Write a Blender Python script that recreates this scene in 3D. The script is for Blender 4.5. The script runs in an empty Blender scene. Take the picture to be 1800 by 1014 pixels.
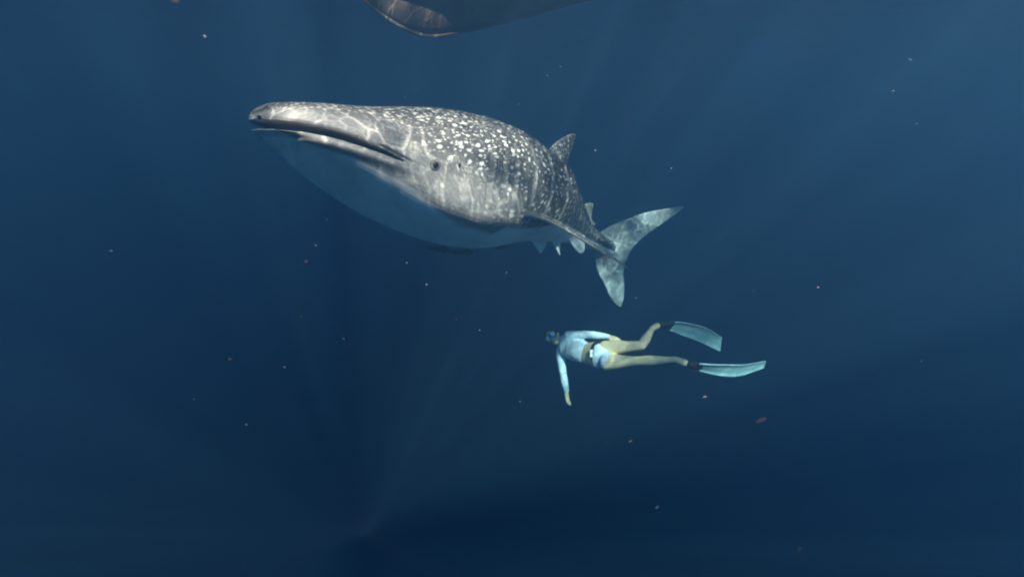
import bpy, bmesh, math, random
import numpy as np
from mathutils import Vector, Matrix, noise

random.seed(7)
R = math.radians
SC = bpy.context.scene
COL = SC.collection

# ------------------------------------------------------------------ camera
PITCH = R(-20.0)
F = 900.0                       # focal length in photo pixels (1800 wide)
FWD = Vector((0, math.cos(PITCH), math.sin(PITCH)))
UPC = Vector((0, -math.sin(PITCH), math.cos(PITCH)))
CAM = Vector((0, 0, -1.3))      # the sea surface is z = 0
cd = bpy.data.cameras.new('camera')
cam = bpy.data.objects.new('camera', cd)
COL.objects.link(cam)
cam.location = CAM
cam.rotation_euler = (R(90) + PITCH, 0, 0)
cd.sensor_width = 36.0
cd.lens = 18.0
cd.clip_start = 0.05
cd.clip_end = 2000
SC.camera = cam


def P(px, py, D):
    """photo pixel + depth along the camera axis -> world point"""
    return CAM + Vector(((px - 900) / F * D, 0, 0)) + UPC * ((507 - py) / F * D) + FWD * D


# ------------------------------------------------------------------ world and sun
sun_travel = (Vector(((640 - 900) / F, 0, 0)) + UPC * ((507 - 940) / F) + FWD).normalized()
to_sun = -sun_travel
w = bpy.data.worlds.new('World')
SC.world = w
w.use_nodes = True
wn = w.node_tree.nodes
wn.clear()
sky = wn.new('ShaderNodeTexSky')
sky.sky_type = 'NISHITA'
sky.sun_disc = False
sky.sun_elevation = math.asin(to_sun.z)
sky.sun_rotation = math.atan2(to_sun.x, to_sun.y)
bg = wn.new('ShaderNodeBackground')
bg.inputs['Strength'].default_value = 0.07
wo = wn.new('ShaderNodeOutputWorld')
w.node_tree.links.new(sky.outputs[0], bg.inputs[0])
w.node_tree.links.new(bg.outputs[0], wo.inputs[0])

sd = bpy.data.lights.new('sun', 'SUN')
sd.energy = 5.0
sd.angle = R(0.4)
sd.color = (1.0, 0.70, 0.575)
sun = bpy.data.objects.new('sun', sd)
COL.objects.link(sun)
sun.rotation_euler = sun_travel.to_track_quat('-Z', 'Y').to_euler()

vs = SC.view_settings
vs.view_transform = 'Standard'
vs.look = 'None'
vs.exposure = 3.4
vs.gamma = 1.0
vs.use_curve_mapping = False

cy = SC.cycles
cy.use_denoising = True
try:
    cy.denoiser = 'OPENIMAGEDENOISE'
except Exception:
    pass
cy.max_bounces = 6
cy.diffuse_bounces = 2
cy.glossy_bounces = 2
cy.transmission_bounces = 2
cy.volume_bounces = 4
cy.filter_width = 2.1
cy.transparent_max_bounces = 6
cy.sample_clamp_indirect = 4.0
cy.caustics_reflective = False
cy.caustics_refractive = False


# ------------------------------------------------------------------ helpers
def tag(o, label=None, cat=None, group=None, kind=None):
    if label: o['label'] = label
    if cat: o['category'] = cat
    if group: o['group'] = group
    if kind: o['kind'] = kind
    return o


def link(name, me, mat=None, parent=None, smooth=True):
    o = bpy.data.objects.new(name, me)
    COL.objects.link(o)
    if mat is not None:
        me.materials.append(mat)
    if smooth and me.polygons:
        me.polygons.foreach_set('use_smooth', [True] * len(me.polygons))
    if parent is not None:
        o.parent = parent
    return o


class NT:
    """tiny node-tree writer"""
    def __init__(s, name):
        s.m = bpy.data.materials.new(name)
        s.m.use_nodes = True
        s.t = s.m.node_tree
        s.t.nodes.clear()
        s.out = s.t.nodes.new('ShaderNodeOutputMaterial')

    def n(s, typ, ins=None, **kw):
        nd = s.t.nodes.new(typ)
        for k, v in kw.items():
            setattr(nd, k, v)
        for k, v in (ins or {}).items():
            if hasattr(v, 'is_output') or isinstance(v, bpy.types.NodeSocket):
                s.t.links.new(v, nd.inputs[k])
            else:
                nd.inputs[k].default_value = v
        return nd

    def math(s, op, a, b=0.0, c=None, clamp=False):
        ins = {0: a, 1: b}
        if c is not None: ins[2] = c
        nd = s.n('ShaderNodeMath', ins, operation=op, use_clamp=clamp)
        return nd.outputs[0]

    def ramp(s, v, a, b, lo=0.0, hi=1.0, smooth=True):
        nd = s.n('ShaderNodeMapRange', {0: v, 1: a, 2: b, 3: lo, 4: hi},
                 interpolation_type='SMOOTHSTEP' if smooth else 'LINEAR')
        return nd.outputs[0]

    def mix(s, f, a, b):
        nd = s.n('ShaderNodeMix', {}, data_type='RGBA')
        for i, v in ((0, f), (6, a), (7, b)):
            if isinstance(v, bpy.types.NodeSocket): s.t.links.new(v, nd.inputs[i])
            else: nd.inputs[i].default_value = v
        return nd.outputs[2]


def col4(c): return (c[0], c[1], c[2], 1.0)


def simple_mat(name, c, rough=0.5, var=0.25, scale=12.0, bump=0.0, trans=0.0, spec=0.4):
    t = NT(name)
    tc = t.n('ShaderNodeTexCoord')
    nz = t.n('ShaderNodeTexNoise', {'Vector': tc.outputs['Object'], 'Scale': scale, 'Detail': 5.0})
    f = t.ramp(nz.outputs[0], 0.3, 0.7)
    lo = tuple(x * (1 - var) for x in c)
    hi = tuple(min(1, x * (1 + var)) for x in c)
    colr = t.mix(f, col4(lo), col4(hi))
    p = t.n('ShaderNodeBsdfPrincipled', {'Base Color': colr, 'Roughness': rough,
                                         'Specular IOR Level': spec, 'Transmission Weight': trans})
    if bump:
        b = t.n('ShaderNodeBump', {'Height': nz.outputs[0], 'Strength': bump, 'Distance': 0.01})
        t.t.links.new(b.outputs[0], p.inputs['Normal'])
    t.t.links.new(p.outputs[0], t.out.inputs[0])
    return t.m


# ------------------------------------------------------------------ the sea
def make_surface_material():
    """sea sheet: a caustic net of bright lines is painted into its transparent colour"""
    t = NT('sea_surface_painted_caustics')
    tc = t.n('ShaderNodeTexCoord')
    vec = tc.outputs['Object']
    warp = t.n('ShaderNodeTexNoise', {'Vector': vec, 'Scale': 1.7, 'Detail': 2.0})
    wv = t.n('ShaderNodeVectorMath', {0: warp.outputs['Color'], 1: (0.5, 0.5, 0.5)}, operation='SUBTRACT').outputs[0]
    wv = t.n('ShaderNodeVectorMath', {0: wv, 'Scale': 0.55}, operation='SCALE').outputs[0]
    v2 = t.n('ShaderNodeVectorMath', {0: vec, 1: wv}, operation='ADD').outputs[0]
    lines = []
    for sc, w0, amp in ((3.4, 0.046, 1.0), (6.7, 0.052, 0.6)):
        vo = t.n('ShaderNodeTexVoronoi', {'Vector': v2, 'Scale': sc, 'Randomness': 1.0}, feature='DISTANCE_TO_EDGE')
        l = t.ramp(vo.outputs['Distance'], 0.0, w0, 1.0, 0.0, smooth=False)
        l = t.math('POWER', l, 1.6)
        lines.append(t.math('MULTIPLY', l, amp))
    big = t.n('ShaderNodeTexNoise', {'Vector': vec, 'Scale': 1.1, 'Detail': 3.0})
    bigm = t.ramp(big.outputs[0], 0.36, 0.64, 0.04, 0.56)
    gap = t.n('ShaderNodeTexNoise', {'Vector': vec, 'Scale': 4.2, 'Detail': 3.0, 'Roughness': 0.6})
    lines[0] = t.math('MULTIPLY', lines[0], t.ramp(gap.outputs[0], 0.34, 0.56, 0.25, 1.0))
    lines[1] = t.math('MULTIPLY', lines[1], t.ramp(gap.outputs['Color'], 0.62, 0.40, 0.1, 1.0))
    tot = t.math('ADD', lines[0], lines[1])
    glint = t.ramp(gap.outputs[0], 0.56, 0.74, 0.0, 0.40)
    tot = t.math('ADD', tot, glint)
    tot = t.math('MULTIPLY', tot, t.ramp(big.outputs[0], 0.35, 0.6, 0.45, 1.0))
    tot = t.math('ADD', tot, bigm)
    vast = t.n('ShaderNodeTexNoise', {'Vector': vec, 'Scale': 0.8, 'Detail': 3.0})  # broad painted patches that dim the sunlight, giving the light shafts
    tot = t.math('MULTIPLY', tot, t.ramp(vast.outputs[0], 0.38, 0.60, 0.36, 1.0), clamp=True)
    rgb = t.n('ShaderNodeCombineColor', {0: tot, 1: tot, 2: tot}).outputs[0]
    tr = t.n('ShaderNodeBsdfTransparent', {'Color': rgb})  # painted pattern filters the sun into caustics, no real focusing by waves
    wave = t.n('ShaderNodeTexNoise', {'Vector': vec, 'Scale': 0.9, 'Detail': 4.0})
    bp = t.n('ShaderNodeBump', {'Height': wave.outputs[0], 'Strength': 0.5, 'Distance': 0.25})
    gl = t.n('ShaderNodeBsdfGlossy', {'Color': (0.9, 0.95, 1.0, 1), 'Roughness': 0.12, 'Normal': bp.outputs[0]})
    fr = t.n('ShaderNodeFresnel', {'IOR': 1.27})
    mx = t.n('ShaderNodeMixShader', {0: fr.outputs[0], 1: tr.outputs[0], 2: gl.outputs[0]})
    t.t.links.new(mx.outputs[0], t.out.inputs[0])
    return t.m


def sheet(name, z, half, mat, n=1):
    bm = bmesh.new()
    bmesh.ops.create_grid(bm, x_segments=n, y_segments=n, size=half)
    me = bpy.data.meshes.new(name)
    bm.to_mesh(me); bm.free()
    o = link(name, me, mat, smooth=False)
    o.location = (0, 0, z)
    return o


HALF = 150.0
srf = sheet('water', 0.0, HALF + 20, make_surface_material())
srf.location.x, srf.location.y = -1.0, 3.0  # shifts the painted light pattern so bright patches fall on shark and diver
tag(srf, 'rippled sea surface seen from below', None, kind='structure')
bed = sheet('seabed', -60.0, HALF + 20, simple_mat('pale_deep_sand', (0.30, 0.29, 0.25), 0.95, 0.2, 0.05))
tag(bed, 'sandy seabed far down in the blue', None, kind='structure')


def make_water_volume():
    # scattering and extinction per metre for red, green, blue
    sig_s = (0.0148, 0.0355, 0.0585)
    sig_t = (0.190, 0.132, 0.126)
    
    rho = 0.21
    c = tuple(s / rho for s in sig_s)
    ac = []
    for s, tt in zip(sig_s, sig_t):
        k = (tt - s) / rho / (1 - s / rho)
        ac.append(max(0.0, 1 - k) ** 2)
    m = bpy.data.materials.new('clear_blue_sea_water')
    m.use_nodes = True
    nt = m.node_tree
    nt.nodes.clear()
    o = nt.nodes.new('ShaderNodeOutputMaterial')
    v = nt.nodes.new('ShaderNodeVolumePrincipled')
    v.inputs['Color'].default_value = (*c, 1)
    v.inputs['Absorption Color'].default_value = (*ac, 1)
    v.inputs['Density'].default_value = rho
    v.inputs['Anisotropy'].default_value = 0.60
    nt.links.new(v.outputs[0], o.inputs['Volume'])
    return m


bm = bmesh.new()
bmesh.ops.create_cube(bm, size=1.0)
me = bpy.data.meshes.new('haze')
zt, zb = -0.01, -61.0
for v in bm.verts:
    v.co = Vector((v.co.x * 2 * HALF, v.co.y * 2 * HALF, zt if v.co.z > 0 else zb))
bm.to_mesh(me); bm.free()
hz = link('haze', me, make_water_volume(), smooth=False)
tag(hz, 'blue water that far things fade into', None, kind='stuff')


# ------------------------------------------------------------------ whale shark
def catmull(xs, ys, x):
    """monotone-ish cubic hermite interpolation, ys may be (n,k)"""
    xs = np.asarray(xs, float); ys = np.asarray(ys, float)
    if ys.ndim == 1: ys = ys[:, None]
    h = np.diff(xs)[:, None]
    d = np.diff(ys, axis=0) / h
    m = np.zeros_like(ys)
    m[1:-1] = (d[:-1] * h[1:] + d[1:] * h[:-1]) / (h[1:] + h[:-1])
    m[0], m[-1] = d[0], d[-1]
    i = np.clip(np.searchsorted(xs, x) - 1, 0, len(xs) - 2)
    hh = (xs[i + 1] - xs[i]); t = ((x - xs[i]) / hh)[:, None]; hh = hh[:, None]
    return ((2 * t**3 - 3 * t**2 + 1) * ys[i] + (t**3 - 2 * t**2 + t) * hh * m[i]
            + (-2 * t**3 + 3 * t**2) * ys[i + 1] + (t**3 - t**2) * hh * m[i + 1])


# spine: photo x, photo y, depth, half width, half height up, half height down
SPINE = [
    (446, 204, 3.42, 0.50, 0.085, 0.13),
    (520, 222, 3.62, 0.54, 0.165, 0.28),
    (611, 250, 3.90, 0.60, 0.275, 0.45),
    (746, 292, 4.40, 0.66, 0.50, 0.62),
    (845, 322, 4.95, 0.66, 0.585, 0.64),
    (925, 342, 5.50, 0.55, 0.46, 0.51),
    (962, 362, 6.00, 0.39, 0.37, 0.43),
    (992, 387, 6.50, 0.28, 0.29, 0.30),
    (1022, 409, 7.10, 0.17, 0.17, 0.19),
    (1055, 427, 7.75, 0.11, 0.12, 0.13),
    (1076, 436, 8.10, 0.06, 0.10, 0.11),
]
ROLL = R(3)
# jaw line: metres below the spine where the flank turns under
CHX = [0, .2, .5, .9, 1.2, 1.4, 1.6, 2.2, 3.0]
CHZ = [.10, .135, .175, .25, .33, .37, .40, .38, .30]


def smooth01(x): 
    x = np.clip(x, 0, 1); return x * x * (3 - 2 * x)


def build_shark():
    sp = np.array([list(P(a, b, c)) for a, b, c, *_ in SPINE])
    prm = np.array([r[3:] for r in SPINE])
    s0 = np.concatenate([[0], np.cumsum(np.linalg.norm(np.diff(sp, axis=0), axis=1))])
    L = s0[-1]
    NS, NT_ = 620, 420
    u = np.linspace(0, 1, NS)
    s = L * (0.16 * u + 0.84 * u**1.75)
    s = np.where(u < 0.12, s[np.searchsorted(u, 0.12)] * (u / u[np.searchsorted(u, 0.12)])**2.0, s)
    s = np.maximum.accumulate(s); s[0] = 0
    c = catmull(s0, sp, s)
    pr = catmull(s0, prm, s)
    tan = np.gradient(c, s + np.arange(NS) * 1e-9, axis=0)
    tan[0] = tan[1]
    tan = -tan / np.linalg.norm(tan, axis=1, keepdims=True)      # towards the head
    # smooth the very front
    up = np.array([0, 0, 1.0])
    left = np.cross(up, tan); left /= np.linalg.norm(left, axis=1, keepdims=True)
    upv = np.cross(tan, left)
    cr, sr = math.cos(ROLL), math.sin(ROLL)
    left, upv = left * cr + upv * sr, upv * cr - left * sr
    # rounded front in plan and side view
    fw = np.sqrt(np.clip(1 - (1 - np.clip(s / 0.55, 0, 1))**2.3, 0, 1))
    fh = np.sqrt(np.clip(1 - (1 - np.clip(s / 0.13, 0, 1))**2.0, 0, 1))
    W = pr[:, 0] * fw; HU = pr[:, 1] * fh; HD = pr[:, 2] * fh
    th = np.linspace(0, 2 * math.pi, NT_, endpoint=False)
    # more rings of vertices near the sides (mouth) : warp
    th = th - 0.22 * np.sin(2 * th)
    ct, st = np.cos(th), np.sin(th)
    n = 2.25
    X = np.sign(ct) * np.abs(ct)**(2 / n)
    Z = np.sign(st) * np.abs(st)**(2 / n)
    # lower half: a wall down to the jaw line, then a flat underside that runs in to the keel
    rl = np.interp(s, [0, 3.0, 4.5], [1.9, 2.0, 2.2])[:, None]
    latE = np.abs(ct)[None]**(2 / rl); verE = np.abs(st)[None]**(2 / rl)
    zc = np.minimum(np.interp(s, CHX, CHZ), 0.62 * HD)[:, None]
    hd = np.maximum(HD[:, None], 1e-4)
    a_ = np.abs(st)[None]                                          # 0 at the side, 1 at the keel
    k1 = 0.42
    t1 = np.clip(a_ / k1, 0, 1); t2 = np.clip((a_ - k1) / (1 - k1), 0, 1)
    vb = (zc * t1 + (hd - zc) * (1 - (1 - t2)**1.04)) / hd
    lb = (1 - 0.05 * t1**2) * np.clip(1 - t2, 0, 1)**0.97
    wB = np.interp(s, [0, 1.7, 2.9], [1, 1, 0])[:, None]
    latL = latE * (1 - wB) + lb * wB
    verL = verE * (1 - wB) + vb * wB
    lower = (Z < 0)[None]
    latN = np.where(lower, np.sign(ct)[None] * latL, X[None])
    verN = np.where(lower, -verL, Z[None])
    for _ in range(8):                                             # soften the jaw line
        k = 4
        latS = (np.roll(latN, k, 1) + np.roll(latN, -k, 1) + 2 * latN) / 4
        verS = (np.roll(verN, k, 1) + np.roll(verN, -k, 1) + 2 * verN) / 4
        latN = latS; verN = verS
    lat = W[:, None] * latN
    ver = np.where(verN >= 0, HU[:, None] * verN, HD[:, None] * verN)
    S = np.repeat(s[:, None], NT_, 1)
    back = np.zeros_like(lat)                                     # displacement along the heading
    # --- ridges along the upper flanks
    rid = np.zeros_like(lat)
    for a0, amp in ((1.05, .020), (0.62, .022), (0.25, .016)):
        for sgn in (1, -1):
            tt = a0 if sgn > 0 else math.pi - a0
            dth = np.angle(np.exp(1j * (th[None] - tt)))
            rid += amp * np.exp(-(dth / 0.045)**2) * smooth01((S - 1.7) / 0.8) * smooth01((5.6 - S) / 1.5)
    # lateral keel on the tail stock
    for tt in (0.0, math.pi):
        dth = np.angle(np.exp(1j * (th[None] - tt)))
        rid += 0.05 * np.exp(-(dth / 0.25)**2) * smooth01((S - 4.3) / 1.0) * smooth01((L - S) / 0.5)
    G0 = c[:, None, :] + lat[..., None] * left[:, None, :] + ver[..., None] * upv[:, None, :]
    rad = np.sqrt(lat**2 + ver**2) + 1e-6
    lat = lat + rid * lat / rad; ver = ver + rid * ver / rad
    # --- gill slits
    gil = np.zeros_like(lat)
    for k in range(5):
        sc_ = 1.52 + 0.145 * k
        bend = sc_ + 0.10 * (ver / 0.5)**2 - 0.04 * ver
        gm = np.exp(-((S - bend) / 0.014)**2) - 0.45 * np.exp(-((S - bend - 0.03) / 0.02)**2)
        ext = smooth01((0.24 - 0.02 * k - ver) / 0.06) * smooth01((ver + 0.30 + 0.02 * k) / 0.06)
        gil += gm * ext
    lat = lat * (1 - 0.038 * gil)
    # --- mouth
    SC_ = 0.86                                                    # where its corners are
    zm = np.interp(S / SC_, [0, .1, .2, .35, .5, .7, .85, 1, 1.3, 1.8], [-.050, -.048, -.046, -.048, -.053, -.064, -.075, -.088, -.115, -.17])
    g = 0.029 * np.clip(1 - S / SC_, 0, 1)**0.40 
    g = np.maximum(g, 1e-4)
    dz = ver - zm
    # displaced normal bulge: lips
    lipmask = smooth01((SC_ + 0.15 - S) / 0.35) * smooth01((S + 0.02) / 0.22)
    lip = (np.exp(-((dz - g - 0.022) / 0.022)**2) * 0.020 + np.exp(-((dz + g + 0.036) / 0.038)**2) * 0.044) * lipmask
    inside = np.clip(1 - (np.abs(dz) / g)**2, 0, 1)**0.5 * (S < SC_) * smooth01((SC_ - S) / 0.06)
    # inward direction in plan: toward a point on the axis well behind the front
    tx, ts = -lat, (0.95 - S)
    q = np.sqrt(tx**2 + ts**2) + 1e-6
    depth = -0.11 * inside + lip
    lat = lat - depth * tx / q
    back = back - depth * ts / q                                  # positive = towards the tail
    back = back + 0.13 * smooth01((-(dz + g) + 0.01) / 0.05) * np.clip((0.30 - S) / 0.30, 0, 1)
    # labial fold at the corner: a groove running back and up from the lip
    for k in (1,):
        fl = np.exp(-(((ver - (-0.035 - 0.16 * (S - 0.62))) / 0.011)**2)) * smooth01((S - 0.60) / 0.05) * smooth01((0.93 - S) / 0.08)
        lat = lat * (1 - 0.035 * fl)
    # shallow hollow between eye and mouth corner, brow above the eye
    brow = np.exp(-((S - 1.15) / 0.16)**2) * np.exp(-((ver - 0.02) / 0.09)**2)
    lat = lat * (1 + 0.022 * brow)
    # gentle irregularity
    P3 = (c[:, None, :] + lat[..., None] * left[:, None, :] + ver[..., None] * upv[:, None, :]
          - back[..., None] * tan[:, None, :])
    verts = P3.reshape(-1, 3)
    # caps
    tip = P3[0].mean(0); end = P3[-1].mean(0)
    idx = np.arange(NS * NT_).reshape(NS, NT_)
    a = idx[:-1, :]; b = idx[1:, :]
    a2 = np.roll(a, -1, 1); b2 = np.roll(b, -1, 1)
    quads = np.stack([a, a2, b2, b], -1).reshape(-1, 4)
    faces = quads.tolist()
    nv = len(verts)
    verts = np.vstack([verts, tip, end])
    for k in range(NT_):
        faces.append([nv, idx[0, (k + 1) % NT_], idx[0, k]])
        faces.append([nv + 1, idx[-1, k], idx[-1, (k + 1) % NT_]])
    # attributes -------------------------------------------------------
    girth = np.cumsum(np.concatenate([np.zeros((NS, 1)), np.linalg.norm(np.diff(G0, axis=1), axis=2)], 1), 1)
    top = girth[:, [int(np.argmin(np.abs(th - math.pi / 2)))]]
    gl_ = girth - top
    hgt = np.where(ver >= 0, ver / np.maximum(HU[:, None], .02), ver / np.maximum(HD[:, None], .02))
    pat = np.stack([S, gl_, hgt], -1).reshape(-1, 3)
    pat = np.vstack([pat, [0, 0, 0], [L, 0, 0]])
    mth = np.concatenate([inside.reshape(-1), [0, 0]])
    return verts, faces, pat, mth, dict(c=c, s=s, left=left, up=upv, tan=tan, P3=P3, L=L, th=th, hd=(s, HD))


def fin_mesh(le, te, thick, n=60, m=28, tipr=0.12, rootflare=1.0, nrm=None):
    """le / te: world points along the leading and trailing edge (root -> tip). closed lens-section loft"""
    le = [np.array(p) for p in le]; te = [np.array(p) for p in te]
    def res(pts):
        a = np.array(pts); d = np.concatenate([[0], np.cumsum(np.linalg.norm(np.diff(a, axis=0), axis=1))])
        d /= d[-1]
        return catmull(d, a, np.linspace(0, 1, n))
    A, B = res(le), res(te)
    t = np.linspace(0, 1, n)
    # close the tip smoothly
    mid = (A + B) / 2
    k = np.clip((t - (1 - tipr)) / tipr, 0, 1)
    sh = np.sqrt(np.clip(1 - k**2, 0, 1))[:, None]
    sh = np.maximum(sh, 0.02)
    A = mid + (A - mid) * sh; B = mid + (B - mid) * sh
    span = mid[-1] - mid[0]
    rows = []; att = []
    for i in range(n):
        ch = B[i] - A[i]
        if nrm is None:
            d = mid[min(i + 1, n - 1)] - mid[max(i - 1, 0)]
            nn = np.cross(ch, d)
        else:
            nn = np.array(nrm)
        nn = nn / (np.linalg.norm(nn) + 1e-9)
        if i and np.dot(nn, last) < 0: nn = -nn
        last = nn
        c_ = np.linalg.norm(ch)
        flare = 1 + rootflare * math.exp(-t[i] * 14)
        tk = thick * (1 - 0.82 * t[i]) * sh[i, 0] * flare
        ring = []
        for j in range(m):
            a = 2 * math.pi * j / m
            x = 0.5 - 0.5 * math.cos(a)
            prof = 1.6 * math.sqrt(max(x, 0)) * (1 - x) + 0.012
            sg = 1 if math.sin(a) >= 0 else -1
            if j in (0, m // 2): sg = 0
            ring.append(A[i] + ch * x + nn * sg * tk * prof * 0.75)
            att.append((t[i], x * c_, sg))
        rows.append(ring)
    V = np.array(rows).reshape(-1, 3)
    fc = []
    for i in range(n - 1):
        for j in range(m):
            fc.append([i * m + j, (i + 1) * m + j, (i + 1) * m + (j + 1) % m, i * m + (j + 1) % m])
    fc.append(list(range(m))); fc.append([(n - 1) * m + j for j in reversed(range(m))])
    return V, fc, np.array(att)


def shark_material():
    t = NT('spotted_shark_skin')
    at = t.n('ShaderNodeAttribute', attribute_name='pat')
    mo = t.n('ShaderNodeAttribute', attribute_name='mouth').outputs['Fac']
    kd = t.n('ShaderNodeAttribute', attribute_name='belly').outputs['Fac']
    lt = t.n('ShaderNodeAttribute', attribute_name='paleness').outputs['Fac']
    sc = t.n('ShaderNodeAttribute', attribute_name='spotscale').outputs['Fac']
    tc = t.n('ShaderNodeTexCoord')
    vec = at.outputs['Vector']
    nz = t.n('ShaderNodeTexNoise', {'Vector': vec, 'Scale': 3.0, 'Detail': 5.0})
    fine = t.n('ShaderNodeTexNoise', {'Vector': vec, 'Scale': 38.0, 'Detail': 4.0})
    wv = t.n('ShaderNodeVectorMath', {0: nz.outputs['Color'], 'Scale': 0.10}, operation='SCALE').outputs[0]
    v2 = t.n('ShaderNodeVectorMath', {0: vec, 1: wv}, operation='ADD').outputs[0]
    sep = t.n('ShaderNodeSeparateXYZ', {0: v2})
    xy = t.n('ShaderNodeCombineXYZ', {0: t.math('MULTIPLY', sep.outputs[0], 0.62), 1: sep.outputs[1], 2: 0.0}).outputs[0]
    spots = None
    for scl, r0, jit in ((18.5, 0.175, 0.85), (32.0, 0.18, 0.9)):
        vo = t.n('ShaderNodeTexVoronoi', {'Vector': xy, 'Scale': scl, 'Randomness': jit}, feature='F1', voronoi_dimensions='2D')
        rnd = t.n('ShaderNodeSeparateColor', {0: vo.outputs['Color']}).outputs[0]
        rr = t.math('MULTIPLY_ADD', rnd, 0.22, r0 - 0.10)
        d = t.math('SUBTRACT', rr, vo.outputs['Distance'])
        m_ = t.ramp(d, -0.03, 0.07)
        if spots is None:
            spots = t.math('MULTIPLY', m_, t.ramp(sep.outputs[0], 0.3, 1.2, 0.15, 1.0))
        else:
            m_ = t.math('MULTIPLY', m_, t.ramp(sep.outputs[0], 1.0, 2.4, 0.7, 0.18))
            spots = t.math('MAXIMUM', spots, m_)
    # pale cross bars of the chequered flank
    bars = t.math('SINE', t.math('MULTIPLY', sep.outputs[0], 21.0))
    bars = t.math('MULTIPLY', t.ramp(bars, 0.80, 1.0, 0.0, 0.35), t.ramp(sep.outputs[0], 1.6, 2.6))
    marks = t.math('MAXIMUM', spots, bars)
    marks = t.math('MULTIPLY', marks, t.ramp(lt, 0.1, 0.9, 1.0, 0.40))
    dark = t.mix(t.ramp(nz.outputs[0], 0.35, 0.65), (0.042, 0.041, 0.042, 1), (0.085, 0.08, 0.078, 1))
    dark = t.mix(t.math('MULTIPLY', t.ramp(fine.outputs[0], 0.35, 0.7), 0.35), dark, (0.12, 0.115, 0.11, 1))
    grey = t.mix(t.ramp(fine.outputs[0], 0.3, 0.7), (0.24, 0.225, 0.215, 1), (0.37, 0.350, 0.335, 1))
    base = t.mix(lt, dark, grey)
    skin = t.mix(marks, base, (0.54, 0.53, 0.50, 1))
    bell = t.mix(t.ramp(nz.outputs[0], 0.3, 0.7), (0.70, 0.72, 0.71, 1), (0.90, 0.91, 0.89, 1))
    bm_ = t.math('ADD', kd, t.math('MULTIPLY', t.math('SUBTRACT', nz.outputs[0], 0.5), 0.35))
    skin = t.mix(t.ramp(bm_, 0.35, 0.65), skin, bell)
    skin = t.mix(t.ramp(mo, 0.15, 0.8), skin, (0.15, 0.148, 0.15, 1))
    hgt = t.math('ADD', fine.outputs[0], t.math('MULTIPLY', marks, 0.2))
    bp = t.n('ShaderNodeBump', {'Height': hgt, 'Strength': 0.12, 'Distance': 0.006})
    p = t.n('ShaderNodeBsdfPrincipled', {'Base Color': skin, 'Roughness': 0.55, 'Specular IOR Level': 0.25, 'Normal': bp.outputs[0]})
    t.t.links.new(p.outputs[0], t.out.inputs[0])
    return t.m


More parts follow.
